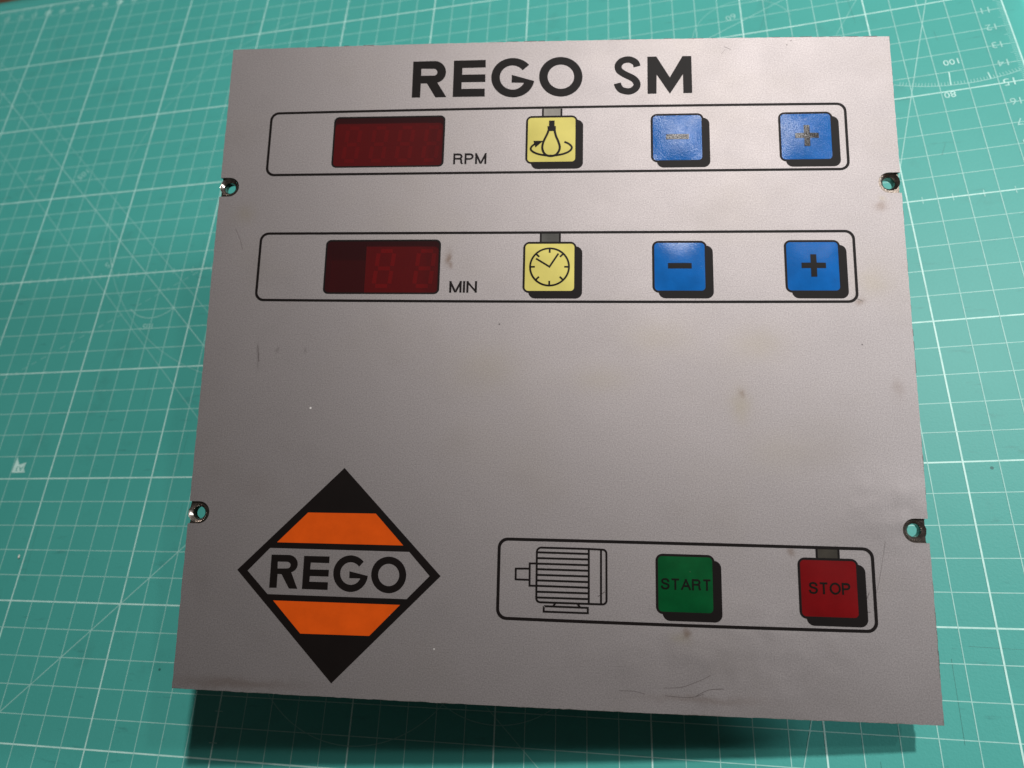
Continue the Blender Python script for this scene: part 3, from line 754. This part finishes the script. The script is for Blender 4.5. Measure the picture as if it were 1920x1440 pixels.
def pear(k, x0, y0, s, zf):
    Q = lambda pts: [(x0+(x-330)/985*s, y0+(1-(y-278)/925)*s) for x, y in pts]
    polys = [Q([(768, 345), (883, 345), (883, 480), (768, 480)]), Q([(735, 468), (910, 468), (910, 575), (745, 575)])]
    body = catmull([(757, 560), (740, 620), (700, 705), (657, 800), (638, 880), (640, 950), (668, 1020), (722, 1072), (815, 1092), (908, 1072), (962, 1020), (993, 950), (992, 880), (962, 790), (920, 695), (895, 610), (885, 560)], 4)
    ring = catmull([(1090, 802), (1175, 838), (1238, 895), (1232, 955), (1160, 1015), (1020, 1062), (815, 1085), (600, 1058), (470, 1012), (400, 950), (412, 890), (480, 835)], 5)
    polys += [stroke(Q(body), .046*s)[0], stroke(Q(ring), .042*s)[0], Q([(450, 770), (655, 778), (495, 908)])]
    sym(k, polys, [], zf)
def start(k, x0, y0, s, zf): label_text('key_symbol', 'START', x0+.050*s, y0+.400*s, x0+.975*s, y0+.603*s, M_DIM, k, P1+.0032, zf)
def stop(k, x0, y0, s, zf): label_text('key_symbol', 'STOP', x0+.135*s, y0+.402*s, x0+.880*s, y0+.612*s, M_DIM, k, P1+.0032, zf)
X = (10.027, 13.997, 17.955)
key(X[0], 16.297, M_YELLOW, 'yellow key with whisk and rotation arrow symbol', pear)
key(X[0], 12.027, M_YELLOW, 'yellow key with clock symbol', clock)
key(X[1], 16.300, M_BLUE, 'upper blue minus key', minus)
key(X[2], 16.282, M_BLUE, 'upper blue plus key', plus)
key(X[1], 12.043, M_BLUE2, 'lower blue minus key', minus)
key(X[2], 12.053, M_BLUE2, 'lower blue plus key', plus)
key(X[1], 2.652, M_GREEN, 'green START key', start)
key(X[2]-.015, 2.660, M_RED, 'red STOP key', stop)

# smoky indicator windows between outline and key
def indicator(kx, ytop, ybot, mat_, label):
    a, b = kx+.290*KEYS, kx+.722*KEYS; w = .060
    o = sheet('indicator_window', [[(a, ybot), (b, ybot), (b, ytop), (a, ytop)]], [[(a+w, ybot+.001), (b-w, ybot+.001), (b-w, ytop-.001), (a+w, ytop-.001)]], P1-.001, M_BLACK, panel, label=label)
    sheet('indicator_lens', [[(a+w, ybot), (b-w, ybot), (b-w, ytop), (a+w, ytop)]], [], P1-.0015, mat_, o)
indicator(X[0], 18.13, 17.885, M_SMOKE[0], 'smoky indicator window above the whisk key')
indicator(X[0], 13.885, 13.615, M_SMOKE[1], 'smoky indicator window above the clock key')
indicator(X[2]-.015, 4.488, 4.248, M_SMOKE[2], 'smoky indicator window above the STOP key')

q = ART['rpm']; label_text('unit_label', 'RPM', q[3][0], q[3][1], q[1][0], q[1][1], M_BLACK, panel, label='RPM lettering')
q = ART['min']; label_text('unit_label', 'MIN', q[3][0], q[3][1], q[1][0], q[1][1], M_BLACK, panel, label='MIN lettering')

# bright worn rim where the cut edge of the plate is bare
rr = random.Random(21)
polys = []
o = plate_outline(amp=.007)
i0 = 0
while i0 < len(o)-10:
    L_ = rr.randint(2, 7)
    if rr.random() < .62:
        seg_ = o[i0:i0+L_+1]
        cxx, cyy = W/2, H/2
        if all(p[1] < .3 or (p[0] > W-.3 and p[1] < 9) for p in seg_) and all(min(math.hypot(p[0]-n_[0], p[1]-n_[1]) for n_ in NOTCH) > .75 for p in seg_):
            inn = []
            for p in reversed(seg_):
                w_ = rr.uniform(.004, .022)
                dx_ = w_ if p[0] < .3 else (-w_ if p[0] > W-.3 else 0); dy_ = w_ if p[1] < .3 else (-w_ if p[1] > H-.3 else 0)
                inn.append((p[0]+dx_, p[1]+dy_))
            polys.append(seg_+inn)
    i0 += L_+rr.randint(0, 3)
M_RIM = metal('bare_cut_edge', (.40, .37, .35), .45, .4)
sheet('worn_edge', polys, [], .0015, M_RIM, panel, kind='stuff')
# dark adhesive and dirt creeping out under the top and right edges
rr = random.Random(5); V = []; F = []
def residue(a, b, z0, z1):
    x0_, x1_ = sorted((a[0], b[0])); y0_, y1_ = sorted((a[1], b[1]))
    v_, f_ = slab([(x0_, y0_), (x1_, y0_), (x1_, y1_), (x0_, y1_)], [], z0, z1); b_ = len(V)
    V.extend(v_); F.extend(tuple(i+b_ for i in t) for t in f_)
x = .3
while x < W-.3:
    L_ = rr.uniform(.08, .5)
    if rr.random() < (.35 if x < 8 else .7): residue((x, bowy(x, True)-.05), (min(x+L_, W-.1), bowy(x, True)+rr.uniform(.008, .034)), -.06, -.02)
    x += L_+rr.uniform(.02, .2)
y = .4
while y < H-.3:
    L_ = rr.uniform(.08, .4)
    if rr.random() < .55 and all(abs(y-n_[1]) > .8 for n_ in NOTCH): residue((edge_x(1, y)-.05, y), (edge_x(1, y)+rr.uniform(.004, .022), y+L_), -.06, -.02)
    y += L_+rr.uniform(.02, .3)
mesh_obj('edge_residue', V, F, M_CAV, panel, kind='stuff')
# fine scratches on the film
SCR = [([(14.1, .62), (14.6, .66), (15.1, .85), (15.4, 1.0)], .014), ([(15.0, .45), (15.35, .62), (15.75, .66)], .018), ([(14.15, .42), (14.8, .40), (15.2, .50)], .014),
 ([(12.9, .50), (13.3, .50), (13.6, .44)], .014), ([(19.78, 3.35), (19.66, 3.05), (19.66, 2.86), (19.78, 2.82)], .018), ([(20.3, 4.75), (20.05, 3.6), (19.9, 3.2)], .008),
 ([(.62, 14.1), (.80, 13.75), (.92, 13.4)], .012), ([(1.70, 10.25), (1.74, 10.0), (1.78, 9.72)], .02), ([(12.3, 3.0), (12.5, 3.14)], .02), ([(16.3, 20.2), (16.5, 20.1)], .018),
 ([(19.95, 11.8), (20.12, 11.72)], .02), ([(16.2, 19.95), (16.32, 20.1)], .012)]
polys = []
for p, w in SCR:
    c_ = catmull(p, 5); polys.append(stroke(c_, w)[0])
M_SCR = plain('scratch_mark', (.075, .062, .06), .5, .3)
sheet('scratch', polys, [], .0012, M_SCR, panel, label='fine dark scratches', kind='stuff')

# what carries the panel: circuit board, transformer and blocks on its back, standing on the mat
def box(name, x0, y0, x1, y1, z0, z1, mat, bev=.05):
    V, F = slab(rrect(x0, y0, x1, y1, bev, 3), [], z0, z1); return mesh_obj(name, V, F, mat, panel)
box('circuit_board', 2.2, 2.0, 19.3, 18.9, -1.05, -.90, M_PCB)
for sx, sy in ((2.8, 2.6), (18.7, 2.6), (2.8, 18.3), (18.7, 18.3)):
    V, F = slab(circle(sx, sy, .25, 16), [], -.90, -.42); mesh_obj('spacer', V, F, M_IRON, panel)
def foot(name, x0, y0, x1, y1, mat):
    pts = [Vector((x, y, 0)) for x in (x0, x1) for y in (y0, y1)]
    dmin = 99
    for p in pts:
        d = 1.05
        while d < 14:
            w = Vector([sum(RP[r][c]*((p.x, p.y, -d)[c]) for c in range(3))+PO[r] for r in range(3)])
            if w.z <= zmat(w.x, w.y)+.01: break
            d += .02
        dmin = min(dmin, d)
    box(name, x0, y0, x1, y1, -dmin, -1.05, mat)
foot('transformer', 3.2, 12.5, 7.6, 17.0, M_IRON)
foot('relay', 4.0, 3.4, 6.0, 5.4, M_CAV)
foot('capacitor_block', 15.6, 6.5, 17.8, 9.5, M_CAV)

# small white crumb on the mat
def crumb(x, y, r, mat):
    rr = random.Random(4); V = []; F = []
    for i in range(5):
        for k in range(8):
            a = math.pi*i/4; b = math.pi*k/4; q_ = r*(1+rr.uniform(-.3, .3))
            V.append((x+q_*math.sin(a)*math.cos(b)*.6, y+q_*math.sin(a)*math.sin(b), zmat(x, y)+.02+q_*.5*math.cos(a)+r*.4))
    for i in range(4):
        for k in range(8): F.append((i*8+k, (i+1)*8+k, (i+1)*8+(k+1) % 8, i*8+(k+1) % 8))
    o = mesh_obj('crumb', V, F, mat); o['label'] = 'tiny pale crumb lying on the mat near its left edge in view'; o['category'] = 'crumb'; return o
crumb(CRX, CRY, .07, plain('crumb_white', (.6, .6, .55), .7))
